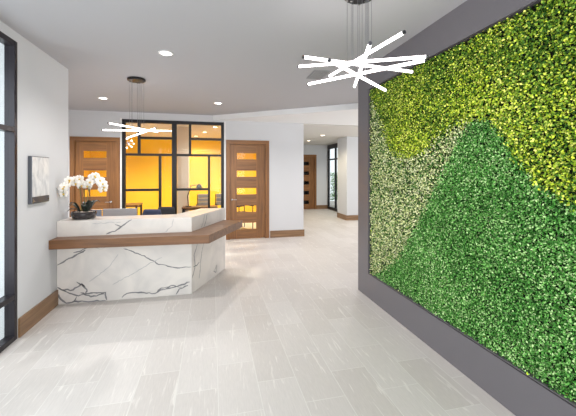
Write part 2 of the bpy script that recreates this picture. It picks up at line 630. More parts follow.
# window_2: the glazed partition of the office
t = thing('window_2', (-0.86, BY, 0), 'black grid glazing between the lobby and the yellow office', None, kind='structure')
f0, f1, ft = -2.006, 0.286, 2.875
ya, yb = BY - 0.012, BY + 0.07
w = 0.055


def bar_v(x, z0, z1, ww=w):
    MB().box(x - ww / 2, x + ww / 2, ya, yb, z0, z1).build('window_mullion', M['black'], t, bevel=0.002)


def bar_h(z, xa, xb, ww=w):
    MB().box(xa, xb, ya + 0.002, yb - 0.002, z - ww / 2, z + ww / 2).build('window_rail', M['black'], t, bevel=0.002)


bar_v(f0 + 0.035, 0, ft, 0.07)
bar_v(f1 - 0.035, 0, ft, 0.07)
bar_v(-0.87, 0, ft - 0.075, 0.11)
bar_h(ft - 0.0375, f0 + 0.07, f1 - 0.07, 0.075)
bar_h(2.065, f0 + 0.07, -0.925)
bar_h(2.065, -0.815, f1 - 0.07)
bar_v(-1.645, 2.0925, ft - 0.075)
bar_h(2.456, -1.6175, -0.925)
bar_v(-1.19, 0.07, 2.0375)
bar_h(1.245, f0 + 0.07, -1.2175)
bar_v(-0.513, 2.0925, ft - 0.075)
bar_h(2.456, -0.4855, f1 - 0.07)
bar_v(-0.07, 0.07, 2.0375)
bar_h(1.245, -0.815, -0.0975)
bar_h(0.035, f0 + 0.07, -0.925, 0.07)
bar_h(0.035, -0.815, f1 - 0.07, 0.07)
L0, L1, R0, R1, TP = f0 + 0.07, -0.925, -0.815, f1 - 0.07, ft - 0.075
for xa, xb, za, zb in [(L0, -1.6725, 2.0925, TP), (-1.6175, L1, 2.0925, 2.4285), (-1.6175, L1, 2.4835, TP),
                       (L0, -1.2175, 0.07, 1.2175), (L0, -1.2175, 1.2725, 2.0375), (-1.1625, L1, 0.07, 2.0375),
                       (R0, -0.5405, 2.0925, TP), (-0.4855, R1, 2.0925, 2.4285), (-0.4855, R1, 2.4835, TP),
                       (R0, -0.0975, 0.07, 1.2175), (R0, -0.0975, 1.2725, 2.0375), (-0.0425, R1, 0.07, 2.0375)]:
    MB().box(xa, xb, BY + 0.025, BY + 0.033, za, zb).build('window_pane', M['glass'], t)
for n_, (xa, xb) in enumerate(((-2.042, -2.008), (0.289, 0.33))):
    struct(MB().box(xa, xb, BY - 0.012, BY - 0.0005, 0, 2.9).build('trim_%d' % (n_ + 1), M['white_trim']))

# window_3: the glazed side of the hallway
t = thing('window_3', (5.15, 12.6, 0), 'dark framed glazing on the right side of the hallway', None, kind='structure')
for y in (11.3, 12.15, 13.06, 13.94):
    MB().box(5.12, 5.2, y, y + 0.06, 0, LOW - 0.031).build('window_mullion', M['black'], t)
for y0_, y1_ in ((11.36, 12.15), (12.21, 13.06), (13.12, 13.94)):
    for z0, z1 in ((0, 0.12), (2.2, 2.26), (2.7, LOW - 0.031)):
        MB().box(5.12, 5.2, y0_, y1_, z0, z1).build('window_rail', M['black'], t)
    for z0, z1 in ((0.12, 2.2), (2.26, 2.7)):
        MB().box(5.155, 5.163, y0_, y1_, z0, z1).build('window_pane', M['glass'], t)

# ------------------------------------------------------------------ plant panel on the right
panel = thing('foliage_panel', (2.05, 2.07, 0.315), 'large panel of artificial boxwood with a dark green mountain shape on the grey wall', 'plant panel')
MB().box(2.084, 2.104, 0.205, 3.932, 0.318, 2.74).build('backing', M['moss_back'], panel)
b = MB()
for y0_, y1_, z0, z1 in ((0.202, 3.935, 2.733, 2.7445), (3.922, 3.935, 0.325, 2.733), (0.202, 0.215, 0.325, 2.733)):
    b.box(2.03, 2.083, y0_, y1_, z0, z1)
b.box(2.006, 2.011, 0.202, 3.935, 0.3135, 0.319)
b.build('edge_shade', M['reveal'], panel)  # dark strips stand in for the shadow around the plant recess
MB().box(2.0115, 2.083, 0.202, 3.935, 0.3135, 0.325).build('bottom_ledge', M['laminate'], panel)

MOUNT = [(3.90, 0.30), (3.703, 0.403), (3.48, 0.53), (3.258, 0.693), (3.0, 1.02), (2.744, 1.384), (2.473, 1.761), (2.33, 1.97), (2.22, 2.055),
         (2.13, 2.065), (2.04, 2.04), (1.975, 1.975), (1.91, 1.88), (1.832, 1.75), (1.663, 1.57), (1.451, 1.45), (1.15, 1.34), (0.6, 1.2), (0.2, 1.15), (0.2, 0.30)]
PALE = [(3.95, 2.62), (3.80, 2.50), (3.66, 2.30), (3.54, 2.02), (3.424, 1.89), (3.2, 1.82), (2.932, 1.808), (2.72, 1.90), (2.603, 1.978), (2.40, 2.05), (2.2, 2.06),
        (2.2, 0.3), (3.95, 0.3)]


def inside(P, poly):
    x, y = P[:, 0], P[:, 1]
    r = np.zeros(len(P), bool)
    n = len(poly)
    for i in range(n):
        xa, ya_ = poly[i]
        xb, yb_ = poly[(i + 1) % n]
        if ya_ == yb_:
            continue
        c = ((ya_ > y) != (yb_ > y)) & (x < (xb - xa) * (y - ya_) / (yb_ - ya_) + xa)
        r ^= c
    return r


def leaves(name, P, length, wid, tilt, mat, thick, second=None):
    """thousands of small folded leaves that stand out from the matting"""
    n = len(P)
    nrm = np.stack([-np.ones(n), np.zeros(n), np.zeros(n)], 1) + rng.normal(0, tilt, (n, 3)) + np.array([0, 0, 0.25])
    nrm[:, 0] = -np.abs(nrm[:, 0])
    nrm /= np.linalg.norm(nrm, axis=1)[:, None]
    d = rng.normal(0, 1, (n, 3))
    d -= (d * nrm).sum(1)[:, None] * nrm
    d /= np.linalg.norm(d, axis=1)[:, None]
    s = np.cross(nrm, d)
    ln = length * rng.uniform(0.75, 1.25, n)[:, None]
    wd = ln * wid
    c = np.stack([2.078 - rng.uniform(0, 1, n) * thick, P[:, 0], P[:, 1]], 1)
    fold = -0.22 * wd * nrm
    base = c - d * ln * 0.5
    tip = c + d * ln * 0.5 - nrm * ln * 0.08
    lo, hi = -0.18, 0.2
    V = np.stack([base, c + d * ln * lo + s * wd * 0.5 - fold, c + d * ln * hi + s * wd * 0.42 - fold, tip,
                  c + d * ln * hi - s * wd * 0.42 - fold, c + d * ln * lo - s * wd * 0.5 - fold], 1).reshape(-1, 3)
    V[:, 0] = np.minimum(V[:, 0], 2.083)
    V[:, 1] = np.clip(V[:, 1], 0.217, 3.920)
    V[:, 2] = np.clip(V[:, 2], 0.327, 2.731)
    k = np.arange(n)[:, None] * 6
    F = np.concatenate([k + np.array([0, 3, 2, 1]), k + np.array([0, 5, 4, 3])], 1).reshape(-1)
    me = bpy.data.meshes.new(name)
    me.vertices.add(len(V))
    off = np.array(OFF[panel.name])
    me.vertices.foreach_set('co', (V - off).astype(np.float32).ravel())
    me.loops.add(len(F))
    me.loops.foreach_set('vertex_index', F.astype(np.int32))
    me.polygons.add(n * 2)
    me.polygons.foreach_set('loop_start', np.arange(n * 2, dtype=np.int32) * 4)
    me.materials.append(mat)
    if second is not None:
        me.materials.append(second[0])
        me.polygons.foreach_set('material_index', np.repeat(second[1].astype(np.int32), 2))
    me.update(calc_edges=True)
    o = bpy.data.objects.new(name, me)
    COL.objects.link(o)
    o.parent = panel
    o['kind'] = 'stuff'
    return o


ND = 270000
Q = np.stack([rng.uniform(0.215, 3.922, ND), rng.uniform(0.325, 2.735, ND)], 1)
Qw = Q + rng.normal(0, 0.018, Q.shape)
in_m = inside(Qw, MOUNT)
in_p = inside(Qw + rng.normal(0, 0.03, Q.shape), PALE) & ~in_m
in_y = ~in_m & ~in_p
M['leaf_dark'] = leafmat('dark green leaf', [(0, (32, 74, 26)), (0.35, (74, 144, 56)), (0.7, (130, 194, 98)), (1, (210, 240, 170))], blotch=2.5, bstr=0.25)
M['leaf_pale'] = leafmat('variegated leaf', [(0, (36, 84, 32)), (0.38, (92, 142, 62)), (0.52, (228, 234, 158)), (1, (255, 253, 212))])
M['leaf_olive'] = leafmat('olive green leaf', [(0, (32, 64, 24)), (0.4, (72, 116, 38)), (0.75, (132, 170, 58)), (1, (206, 224, 100))])
M['leaf_yellow'] = leafmat('yellow green leaf', [(0, (56, 96, 28)), (0.25, (130, 168, 44)), (0.6, (220, 236, 66)), (1, (255, 254, 136))], blotch=1.3, bstr=0.4)
pm, pp, py = Q[in_m], Q[in_p][::1], Q[in_y]
o = leaves('dark_green_foliage', pm[:78000], 0.0158, 0.60, 0.75, M['leaf_dark'], 0.062)
o['label'] = 'dark green leaves in the shape of a mountain'
o = leaves('variegated_foliage', pp[:int(len(pp) * 0.40)], 0.0195, 0.62, 0.75, M['leaf_pale'], 0.06)
o['label'] = 'cream and green leaves left of the mountain shape'
pys = py[:int(len(py) * 0.46)]
rim = np.array(MOUNT[6:18] + [(2.932, 1.9), (3.2, 1.95)])
dist = np.sqrt(((pys[:, None, :] - rim[None]) ** 2).sum(2)).min(1)
patch = np.sin(pys[:, 0] * 5.1 + 1.7 * np.sin(pys[:, 1] * 4.3)) * np.cos(pys[:, 1] * 6.2 + pys[:, 0] * 2.2)
olive = rng.uniform(0, 1, len(pys)) < np.clip(0.13 + 0.75 * dist + 0.22 * patch, 0.04, 0.8)
o = leaves('yellow_green_foliage', pys, 0.0188, 0.62, 0.8, M['leaf_yellow'], 0.065, (M['leaf_olive'], olive))
o['label'] = 'yellow green leaves above the mountain shape'

# ------------------------------------------------------------------ reception desk
desk = thing('reception_desk', (-0.9, 4.9, 0), 'angled white quartz reception desk with grey veins and an oak counter ledge', 'reception desk')
A, B_, C_, D_, E_, F_ = (-1.881, 4.6), (-0.27, 4.6), (0.22, 5.68), (-0.185, 5.68), (-0.507, 4.97), (-1.881, 4.97)
WZ0, WZ1, TZ = 0.735, 0.845, 1.043
d = Vector((0.413, 0.911))
nv = Vector((0.911, -0.413))
VF = [
    ([(-1.879, 0.495), (-1.78, 0.554), (-1.683, 0.601), (-1.565, 0.669)], .016, 0),
    ([(-1.879, 0.22), (-1.831, 0.183), (-1.703, 0.172), (-1.605, 0.243), (-1.545, 0.159), (-1.565, 0.117), (-1.332, 0.11), (-1.316, 0.008)], .014, 0),
    ([(-1.831, 0.183), (-1.742, 0.132), (-1.644, 0.092), (-1.545, 0.106)], .011, 0),
    ([(-1.862, 0.13), (-1.838, 0.066), (-1.78, 0.012), (-1.683, 0.03), (-1.565, 0.014), (-1.33, 0.006)], .014, 0),
    ([(-1.664, 0.27), (-1.565, 0.196)], .012, 0),
    ([(-1.139, 0.026), (-1.077, 0.075), (-0.908, 0.075), (-0.737, 0.046), (-0.671, 0.087), (-0.428, 0.128), (-0.293, 0.165)], .013, 0),
    ([(-0.473, 0.008), (-0.428, 0.081), (-0.316, 0.119)], .013, 0),
    ([(-1.119, 0.658), (-0.866, 0.553), (-0.693, 0.427), (-0.428, 0.363), (-0.275, 0.366)], .010, 0),
    ([(-1.25, 0.20), (-1.035, 0.313), (-0.823, 0.436), (-0.649, 0.517)], .007, 1),
    ([(-1.525, 0.259), (-1.405, 0.339), (-1.283, 0.443), (-1.181, 0.594)], .007, 1),
    ([(-1.62, 0.13), (-1.50, 0.07), (-1.34, 0.09)], .013, 0), ([(-1.70, 0.02), (-1.66, 0.09)], .010, 0), ([(-1.70, 0.64), (-1.62, 0.655), (-1.53, 0.72)], .012, 0), ([(-0.72, 0.05), (-0.66, 0.11), (-0.50, 0.135), (-0.40, 0.10)], .009, 0),
    ([(-1.60, 0.73), (-1.40, 0.67), (-1.2, 0.72)], .006, 1)]
VU = [([(-1.324, 0.858), (-1.222, 0.889), (-1.139, 0.954), (-1.02, 1.035)], .014, 0), ([(-1.222, 0.979), (-1.139, 0.94)], .010, 0),
      ([(-1.486, 0.998), (-1.324, 1.001), (-1.152, 1.004)], .006, 1), ([(-0.62, 0.85), (-0.52, 0.93), (-0.50, 1.03)], .006, 1)]
VW = [([(0.019, 0.205), (0.099, 0.348), (0.068, 0.501), (0.171, 0.647), (0.203, 0.73)], .014, 0),
      ([(0.224, 0.139), (0.257, 0.304), (0.301, 0.493), (0.368, 0.631), (0.41, 0.73)], .012, 0),
      ([(0.737, 0.085), (0.845, 0.166), (0.80, 0.05), (0.70, 0.101)], .012, 0), ([(0.048, 0.353), (0.15, 0.344), (0.235, 0.37)], .012, 0),
      ([(0.6, 0.5), (0.75, 0.62), (0.95, 0.66)], .007, 1)]
VWU = [([(0.368, 0.85), (0.438, 0.928), (0.485, 1.03)], .012, 0), ([(0.279, 0.85), (0.368, 0.938), (0.40, 1.03)], .010, 0), ([(0.257, 0.904), (0.608, 0.871)], .007, 1)]


def veins(mb, lst, wing, lo=0.002, hi=5):
    """thin inlaid veins that lie on the face of the slab"""
    for pl, w_, mi in lst:
        pts = []
        for i in range(len(pl) - 1):
            p, q = Vector(pl[i]), Vector(pl[i + 1])
            k = max(2, int((q - p).length / 0.03))
            nrm_ = Vector((-(q - p).y, (q - p).x)).normalized()
            for j in range(k):
                pts.append(p.lerp(q, j / k) + nrm_ * (random.uniform(-0.008, 0.008) if j else 0))
        pts.append(Vector(pl[-1]))
        vs = []
        for i, p in enumerate(pts):
            tdir = (pts[min(i + 1, len(pts) - 1)] - pts[max(i - 1, 0)]).normalized()
            nn = Vector((-tdir.y, tdir.x))
            ww = w_ * random.uniform(0.4, 0.85) * (0.4 if i in (0, len(pts) - 1) else 1)
            for sgn in (1, -1):
                a = p + nn * ww * sgn
                z = min(max(a.y, lo), hi)
                if wing:
                    g = Vector(B_) + d * max(a.x, 0.001) + nv * 0.0006
                    vs.append((g.x, g.y, z))
                else:
                    vs.append((min(max(a.x, -1.879), -0.271), 4.5994, z))
        fs = [(2 * i, 2 * i + 1, 2 * i + 3, 2 * i + 2) for i in range(len(pts) - 1)]
        mb.add(vs, fs, 1 + mi)
    return mb


MV = [M['marble'], M['vein'], M['vein_soft']]
i1 = Vector(B_) + Vector((-0.0765, 0.12))
b = MB().prism([A, B_, (i1.x, i1.y), (-1.881, 4.72)], 0.001, WZ0)
veins(b, VF, False, 0.002, WZ0 - 0.001).build('front_panel', MV, desk)
cw = Vector(C_) - nv * 0.12
b = MB().prism([B_, C_, (cw.x - 0.02, C_[1]), (i1.x, i1.y)], 0.001, WZ0)
veins(b, VW, True, 0.002, WZ0 - 0.001).build('wing_panel', MV, desk)
b = MB().prism([A, B_, E_, F_], WZ1, TZ)
veins(b, VU, False, WZ1 + 0.001, TZ - 0.001).build('front_ledge', MV, desk)
b = MB().prism([B_, C_, D_, E_], WZ1, TZ)
veins(b, VWU, True, WZ1 + 0.001, TZ - 0.001).build('wing_ledge', MV, desk)
b = MB().prism([(-1.882, 4.39), (-0.035, 4.31), (0.50, 5.494), (0.2, 5.63), (-0.185, 5.63), (-0.507, 4.97), (-1.882, 4.97)], WZ0, WZ1)
b.build('wooden_counter', M['oak_x'], desk, bevel=0.003)['label'] = 'oak counter ledge wrapping the desk'
b = MB().prism([(-1.868, 4.972), (-0.53, 4.972), (-0.2, 5.70), (-0.85, 5.70), (-0.95, 5.55), (-1.868, 5.55)], 0.70, 0.73)
b.build('worktop', M['white_trim'], desk)
for x, y in ((-1.8, 5.5), (-1.05, 5.5), (-0.3, 5.64)):
    MB().box(x - 0.025, x + 0.025, y - 0.025, y + 0.025, 0.001, 0.70).build('leg', M['bronze'], desk)


# monitors on the worktop behind the ledge
def monitor(x, y, rz, w_, top, mat, label):
    t_ = thing('monitor', (0, 0, 0), label, 'monitor', 'monitors behind the reception desk')
    h_ = 0.30
    MB().box(-w_ / 2, w_ / 2, -0.02, 0.012, top - h_, top).build('screen_housing', mat, t_, bevel=0.008)
    MB().box(-w_ / 2 + 0.01, w_ / 2 - 0.01, 0.0125, 0.014, top - h_ + 0.012, top - 0.012).build('screen', M['bowl'], t_)
    MB().box(-0.03, 0.03, -0.045, -0.021, 0.012, top - 0.12).build('stand', M['screen_back'], t_, bevel=0.004)
    MB().box(-0.12, 0.12, -0.10, 0.08, 0, 0.011).build('foot', M['screen_back'], t_, bevel=0.004)
    t_.location = (x, y, 0.7305)
    t_.rotation_euler = (0, 0, rz)


monitor(-1.345, 5.33, 0.0, 0.47, 1.108 - 0.7305, M['screen_back'], 'grey monitor seen from behind over the desk ledge, right of the orchids')
monitor(-1.69, 5.36, -0.25, 0.19, 1.10 - 0.7305, M['screen_blue'], 'narrow blue-grey monitor right behind the orchid bowl')


# swivel chairs behind the desk
def task_chair(x, y, rz, mat, label, top=0.95, wtop=0.16):
    t_ = thing('office_chair', (0, 0, 0), label, 'office chair', 'office chairs behind the desk')
    MB().box(-0.23, 0.23, -0.22, 0.22, 0.43, 0.49).build('seat', mat, t_, bevel=0.025, seg=3)
    bk = MB()
    rows, cols = 8, 8
    vs, fs = [], []
    for s_ in (0, 1):
        for i in range(rows + 1):
            z = 0.52 + (top - 0.52) * i / rows
            hw = 0.21 - 0.05 * (i / rows) ** 3 - (0.03 if i == 0 else 0)
            for j in range(cols + 1):
                a = -1 + 2 * j / cols
                vs.append((a * hw, -0.23 - 0.05 * (1 - a * a) - 0.06 * i / rows + s_ * 0.04, z))
    n_ = (rows + 1) * (cols + 1)
    for i in range(rows):
        for j in range(cols):
            q = i * (cols + 1) + j
            fs.append((q, q + 1, q + cols + 2, q + cols + 1))
            fs.append((n_ + q, n_ + q + cols + 1, n_ + q + cols + 2, n_ + q + 1))
    for i in range(rows):
        for j in (0, cols):
            q = i * (cols + 1) + j
            f_ = (q, q + cols + 1, n_ + q + cols + 1, n_ + q)
            fs.append(f_ if j == 0 else f_[::-1])
    for j in range(cols):
        for i in (0, rows):
            q = i * (cols + 1) + j
            f_ = (q, n_ + q, n_ + q + 1, q + 1)
            fs.append(f_ if i == 0 else f_[::-1])
    bk.add(vs, fs)
    bk.build('backrest', mat, t_, smooth=True)
    MB().tube([(0, -0.2, 0.42), (0, -0.33, 0.45), (0, -0.325, 0.6)], 0.018, 8).build('back_support', M['black'], t_, smooth=True)
    MB().tube([(0, 0, 0.1), (0, 0, 0.428)], 0.025, 12).build('gas_column', M['black'], t_, smooth=True)
    for s_ in (-1, 1):
        MB().tube([(s_ * 0.235, 0.05, 0.45), (s_ * 0.285, 0.05, 0.47), (s_ * 0.285, 0.05, 0.66)], 0.014, 8).box(s_ * 0.285 - 0.03, s_ * 0.285 + 0.03, -0.13, 0.13, 0.662, 0.685).build('armrest', M['black'], t_)
    for k in range(5):
        a = 2 * PI * k / 5 + 0.3
        p = Vector((math.cos(a), math.sin(a), 0))
        lg = MB().tube([p * 0.02 + Vector((0, 0, 0.105)), p * 0.30 + Vector((0, 0, 0.075))], 0.022, 8, r1=0.014).build('leg', M['black'], t_, smooth=True)
        q = p * 0.30
        s2 = Vector((-p.y, p.x, 0)) * 0.02
        MB().tube([q - s2 + Vector((0, 0, 0.03)), q + s2 + Vector((0, 0, 0.03))], 0.029, 12).build('caster', M['black'], lg, smooth=True)
    t_.location = (x, y, 0.002)
    t_.rotation_euler = (0, 0, rz)


task_chair(-1.19, 6.25, 2.75, M['navy'], 'navy office chair behind the desk, right of the grey monitor', 0.955)
task_chair(-1.03, 7.2, 2.9, M['mesh_black'], 'black mesh office chair behind the bend of the desk', 0.9)

# ------------------------------------------------------------------ orchids on the desk ledge
OX, OY, OZ = -1.645, 4.79, TZ + 0.001
orch = thing('orchid_planter', (OX, OY, OZ), 'white orchids in a shallow dark bowl on the left end of the desk', 'potted orchid')
b = MB().lathe([(0.10, 0), (0.135, 0.012), (0.150, 0.06), (0.142, 0.095), (0.134, 0.095), (0.13, 0.06), (0.1, 0.03)], (OX, OY, OZ), 36)
b.build('bowl', M['bowl'], orch, smooth=True)
b = MB().lathe([(0.0995, 0.031), (0.128, 0.052), (0.132, 0.085), (0.08, 0.090), (0.01, 0.094)], (OX, OY, OZ), 28)
b.build('pebbles', M['pebble'], orch, smooth=True)['kind'] = 'stuff'


def spline(pts, n=6):
    P = [Vector(p) for p in pts]
    P = [P[0] * 2 - P[1]] + P + [P[-1] * 2 - P[-2]]
    out = []
    for i in range(1, len(P) - 2):
        for k in range(n):
            t_ = k / n
            out.append(0.5 * ((2 * P[i]) + (P[i + 1] - P[i - 1]) * t_ + (2 * P[i - 1] - 5 * P[i] + 4 * P[i + 1] - P[i + 2]) * t_ ** 2 + (3 * P[i] - P[i - 1] - 3 * P[i + 1] + P[i + 2]) * t_ ** 3))
    out.append(P[-2])
    return out


def petal(mb, ang, ln, wd, cup, mi=0):
    """one petal in the flower's own plane, thick enough to be seen from the side"""
    ca, sa = math.cos(ang), math.sin(ang)
    prof = [(0.06, 0.10), (0.3, 0.8), (0.6, 1.0), (0.85, 0.7), (1.0, 0.12)]
    vs = []
    for t_, w_ in prof:
        for s_ in (-1, 0, 1):
            x, y = t_ * ln, s_ * w_ * wd / 2
            z = cup * t_ * t_ * ln + (0.006 if s_ == 0 else 0)
            vs.append((x * ca - y * sa, x * sa + y * ca, z))
    n_ = len(vs)
    vs += [(v[0], v[1], v[2] - 0.002) for v in vs]
    fs = []
    for i in range(len(prof) - 1):
        for j in range(2):
            q = i * 3 + j
            fs.append((q, q + 3, q + 4, q + 1))
            fs.append((n_ + q, n_ + q + 1, n_ + q + 4, n_ + q + 3))
        for j in (0, 2):
            q = i * 3 + j
            fs.append((q, n_ + q, n_ + q + 3, q + 3) if j == 0 else (q, q + 3, n_ + q + 3, n_ + q))
    mb.add(vs, fs, mi)


fl = MB()
for k, a in enumerate((PI / 2, PI / 2 + 2.2, PI / 2 - 2.2)):
    petal(fl, a, 0.042, 0.03, 0.1)
for a in (0.25, PI - 0.25):
    petal(fl, a, 0.046, 0.046, 0.18)
fl.lathe([(0.003, 0.0), (0.009, 0.006), (0.008, 0.014), (0.002, 0.02)], (0, -0.004, 0.0), 10, 1)
flower_proto = None
stems = [
    [(-0.035, 0.02, 0.06), (-0.04, 0.01, 0.25), (-0.05, -0.02, 0.42), (-0.09, -0.07, 0.50), (-0.13, -0.12, 0.49), (-0.165, -0.16, 0.42), (-0.175, -0.18, 0.35)],
    [(0.0, 0.03, 0.06), (-0.005, 0.03, 0.3), (-0.015, 0.02, 0.44), (-0.04, 0.0, 0.50), (-0.10, -0.02, 0.51), (-0.145, -0.05, 0.46)],
    [(0.035, -0.01, 0.06), (0.045, -0.01, 0.26), (0.06, 0.0, 0.44), (0.10, 0.0, 0.54), (0.16, -0.01, 0.55), (0.215, -0.02, 0.48), (0.235, -0.02, 0.39)],
    [(0.06, 0.03, 0.06), (0.065, 0.03, 0.24), (0.05, 0.02, 0.43), (0.09, 0.03, 0.49), (0.15, 0.05, 0.50), (0.20, 0.05, 0.43)],
]
o0 = Vector((OX, OY, OZ))
for si, st in enumerate(stems):
    pl = spline([o0 + Vector(p) for p in st], 6)
    MB().tube(pl, 0.0045, 7, r1=0.0022).build('stem', M['stem'], orch, smooth=True)
    x, y, z = st[0]
    MB().tube([o0 + Vector((x + 0.012, y - 0.008, z)), o0 + Vector((st[2][0] + 0.014, st[2][1] - 0.008, 0.43))], 0.0035, 6).build('cane', M['stake'], orch)
    npl = len(pl)
    idx = [int(npl * f) for f in ((0.42, 0.50, 0.57, 0.64, 0.72, 0.79, 0.86, 0.93, 0.98) if si in (0, 2) else (0.44, 0.53, 0.62, 0.72, 0.82, 0.91, 0.97))]
    for q in idx:
        p = pl[min(q, npl - 1)] + Vector((random.uniform(-0.012, 0.012), -0.016 if q % 2 else 0.012, random.uniform(-0.022, 0.014)))
        if flower_proto is None:
            fo = fl.build('flower', [M['petal'], M['lip']], None, smooth=True)
            flower_proto = fo
        else:
            fo = flower_proto.copy()
            COL.objects.link(fo)
        fo.parent = orch
        fo.location = p - o0
        fo.scale = (1.35, 1.35, 1.35)
        yaw = random.uniform(-0.7, 0.9)
        fo.rotation_euler = (PI / 2 + random.uniform(-0.35, 0.2), random.uniform(-0.3, 0.3), yaw)
    tip = pl[-1]
    bd = MB()
    for k in range(2):
        c_ = tip + Vector((random.uniform(-0.012, 0.012), random.uniform(-0.01, 0.01), -0.012 - 0.022 * k))
        bd.lathe([(0.002, -0.010), (0.007, -0.004), (0.007, 0.004), (0.002, 0.010)], c_, 8)
    bd.build('bud', M['stem'], orch, smooth=True)


def strap_leaf(base, ang, ln, wd, rise, droop, curl=0.3):
    vs, fs = [], []
    n_ = 9
    da = Vector((math.cos(ang), math.sin(ang), 0))
    sa = Vector((-da.y, da.x, 0))
    for i in range(n_ + 1):
        t_ = i / n_
        p = base + da * ln * t_ + Vector((0, 0, rise * math.sin(min(1, t_ * 1.1) * PI * 0.6) - droop * t_ ** 3))
        w_ = wd * (math.sin(PI * min(1, 0.12 + 0.86 * t_)) ** 0.7) / 2
        for s_ in (-1, 0, 1):
            vs.append(p + sa * w_ * s_ + Vector((0, 0, curl * w_ * abs(s_))))
    m_ = len(vs)
    vs += [v - Vector((0, 0, 0.003)) for v in vs]
    for i in range(n_):
        for j in range(2):
            q = i * 3 + j
            fs.append((q, q + 3, q + 4, q + 1))
            fs.append((m_ + q, m_ + q + 1, m_ + q + 4, m_ + q + 3))
        for j in (0, 2):
            q = i * 3 + j
            fs.append((q, m_ + q, m_ + q + 3, q + 3) if j == 0 else (q, q + 3, m_ + q + 3, m_ + q))
    return MB().add(vs, fs)


for bx, by, ang, ln, wd, rise, droop in [(-0.04, -0.02, -2.35, 0.13, 0.085, 0.13, 0.02), (-0.05, 0.0, 2.9, 0.145, 0.055, 0.10, 0.03), (-0.06, 0.02, -2.6, 0.14, 0.06, 0.05, 0.04),
                                         (0.05, -0.02, -0.7, 0.12, 0.09, 0.15, 0.01), (0.06, 0.02, 0.5, 0.13, 0.08, 0.14, 0.02), (0.02, -0.03, -1.35, 0.10, 0.07, 0.10, 0.02), (-0.01, 0.04, 1.7, 0.13, 0.07, 0.12, 0.02)]:
    strap_leaf(o0 + Vector((bx, by, 0.092)), ang, ln, wd, rise, droop).build('leaf', M['orchid_leaf'], orch, smooth=True)

# ------------------------------------------------------------------ picture on the left wall
pic = thing('wall_picture', (LX, 4.12, 1.57), 'small grey abstract picture with a dark lower strip on the white left wall', 'picture')
y0_, y1_, z0, z1 = 3.945, 4.325, 1.315, 1.825
xb_ = LX + 0.002
MB().box(xb_, xb_ + 0.035, y0_, y1_, z0, z1).build('frame', M['pic_frame'], pic, bevel=0.003)
MB().box(xb_ + 0.0352, xb_ + 0.0385, y0_ + 0.008, y1_ - 0.008, z0 + 0.075, z1 - 0.008).build('canvas', M['print'], pic)
for yy in (y0_ + 0.03, y1_ - 0.03):
    b = MB().lathe([(0.009, 0), (0.009, 0.006)], (0, 0, 0), 12)
    b.v = [(xb_ + 0.0352 + v[2], yy + v[0], z0 + 0.036 + v[1]) for v in b.v]
    b.build('mounting_stud', M['chrome'], pic)


# ------------------------------------------------------------------ pendant lights
def pendant(name, cx, cy, bars, label, zc, br):
    t_ = thing(name, (cx, cy, CEIL), label, 'pendant light', 'stick pendant lights')
    c = MB().lathe([(0.12, 0.0), (0.125, 0.006), (0.125, 0.030), (0.118, 0.038)], (cx, cy, zc - 0.0385), 36)
    can = c.build('canopy', M['black'], t_)
    for k, (p, q) in enumerate(bars):
        p, q = Vector(p), Vector(q)
        u = (q - p).normalized()
        tb = MB().tube([p + u * 0.012, q - u * 0.012], br, 12).build('light_bar', M['tube'], t_, smooth=True)
        MB().tube([p, p + u * 0.012], br + 0.001, 12).build('end_cap', M['tube_grey'], tb, smooth=False)
        MB().tube([q - u * 0.012, q], br + 0.001, 12).build('end_cap', M['tube_grey'], tb, smooth=False)
        # two cables drop straight from the canopy onto the bar
        h = Vector((u.x, u.y, 0))
        s0 = (Vector((cx, cy, 0)) - Vector((p.x, p.y, 0))).dot(h) / h.dot(h)
        foot = p + u * s0
        dist = math.hypot(foot.x - cx, foot.y - cy)
        half = math.sqrt(max(0.0, 0.105 ** 2 - dist ** 2)) * (0.95 if k % 2 else 0.7)
        for s_ in ((-half, half) if half > 0.03 else (0.0,)):
            at = foot + u * s_
            tx, ty = at.x - cx, at.y - cy
            f_ = min(1.0, 0.105 / max(1e-6, math.hypot(tx, ty)))
            top = Vector((cx + tx * f_, cy + ty * f_, zc - 0.054))
            MB().lathe([(0.009, 0), (0.009, 0.0145)], (top.x, top.y, top.z), 12).build('cable_grip', M['chrome'], can)
            MB().tube([top, at + Vector((0, 0, br - 0.0005))], 0.0016, 6).build('cable', M['cable'], t_)
    return t_


BARS1 = [((0.615, 2.184, 2.456), (1.639, 2.412, 2.492)), ((0.718, 2.695, 2.559), (1.425, 1.928, 2.435)), ((0.823, 2.756, 2.43), (1.362, 1.856, 2.383)),
         ((1.048, 2.826, 2.534), (1.153, 1.782, 2.514)), ((0.726, 1.956, 2.366), (1.52, 2.642, 2.387)), ((0.935, 1.807, 2.436), (1.286, 2.797, 2.445))]
BARS2 = [((-1.341, 4.734, 2.306), (-0.861, 5.668, 2.313)), ((-1.459, 4.871, 2.227), (-0.625, 5.503, 2.316)), ((-1.318, 5.624, 2.2), (-0.747, 4.745, 2.259)),
         ((-1.50, 5.22, 2.27), (-0.62, 5.20, 2.28))]
pendant('pendant_light', 1.106, 2.303, BARS1, 'large pendant of crossed white light bars in front of the plant panel', CEIL, 0.0112)
pendant('pendant_light', -1.089, 5.198, BARS2, 'pendant of crossed white light bars above the reception desk', CEIL, 0.0095)


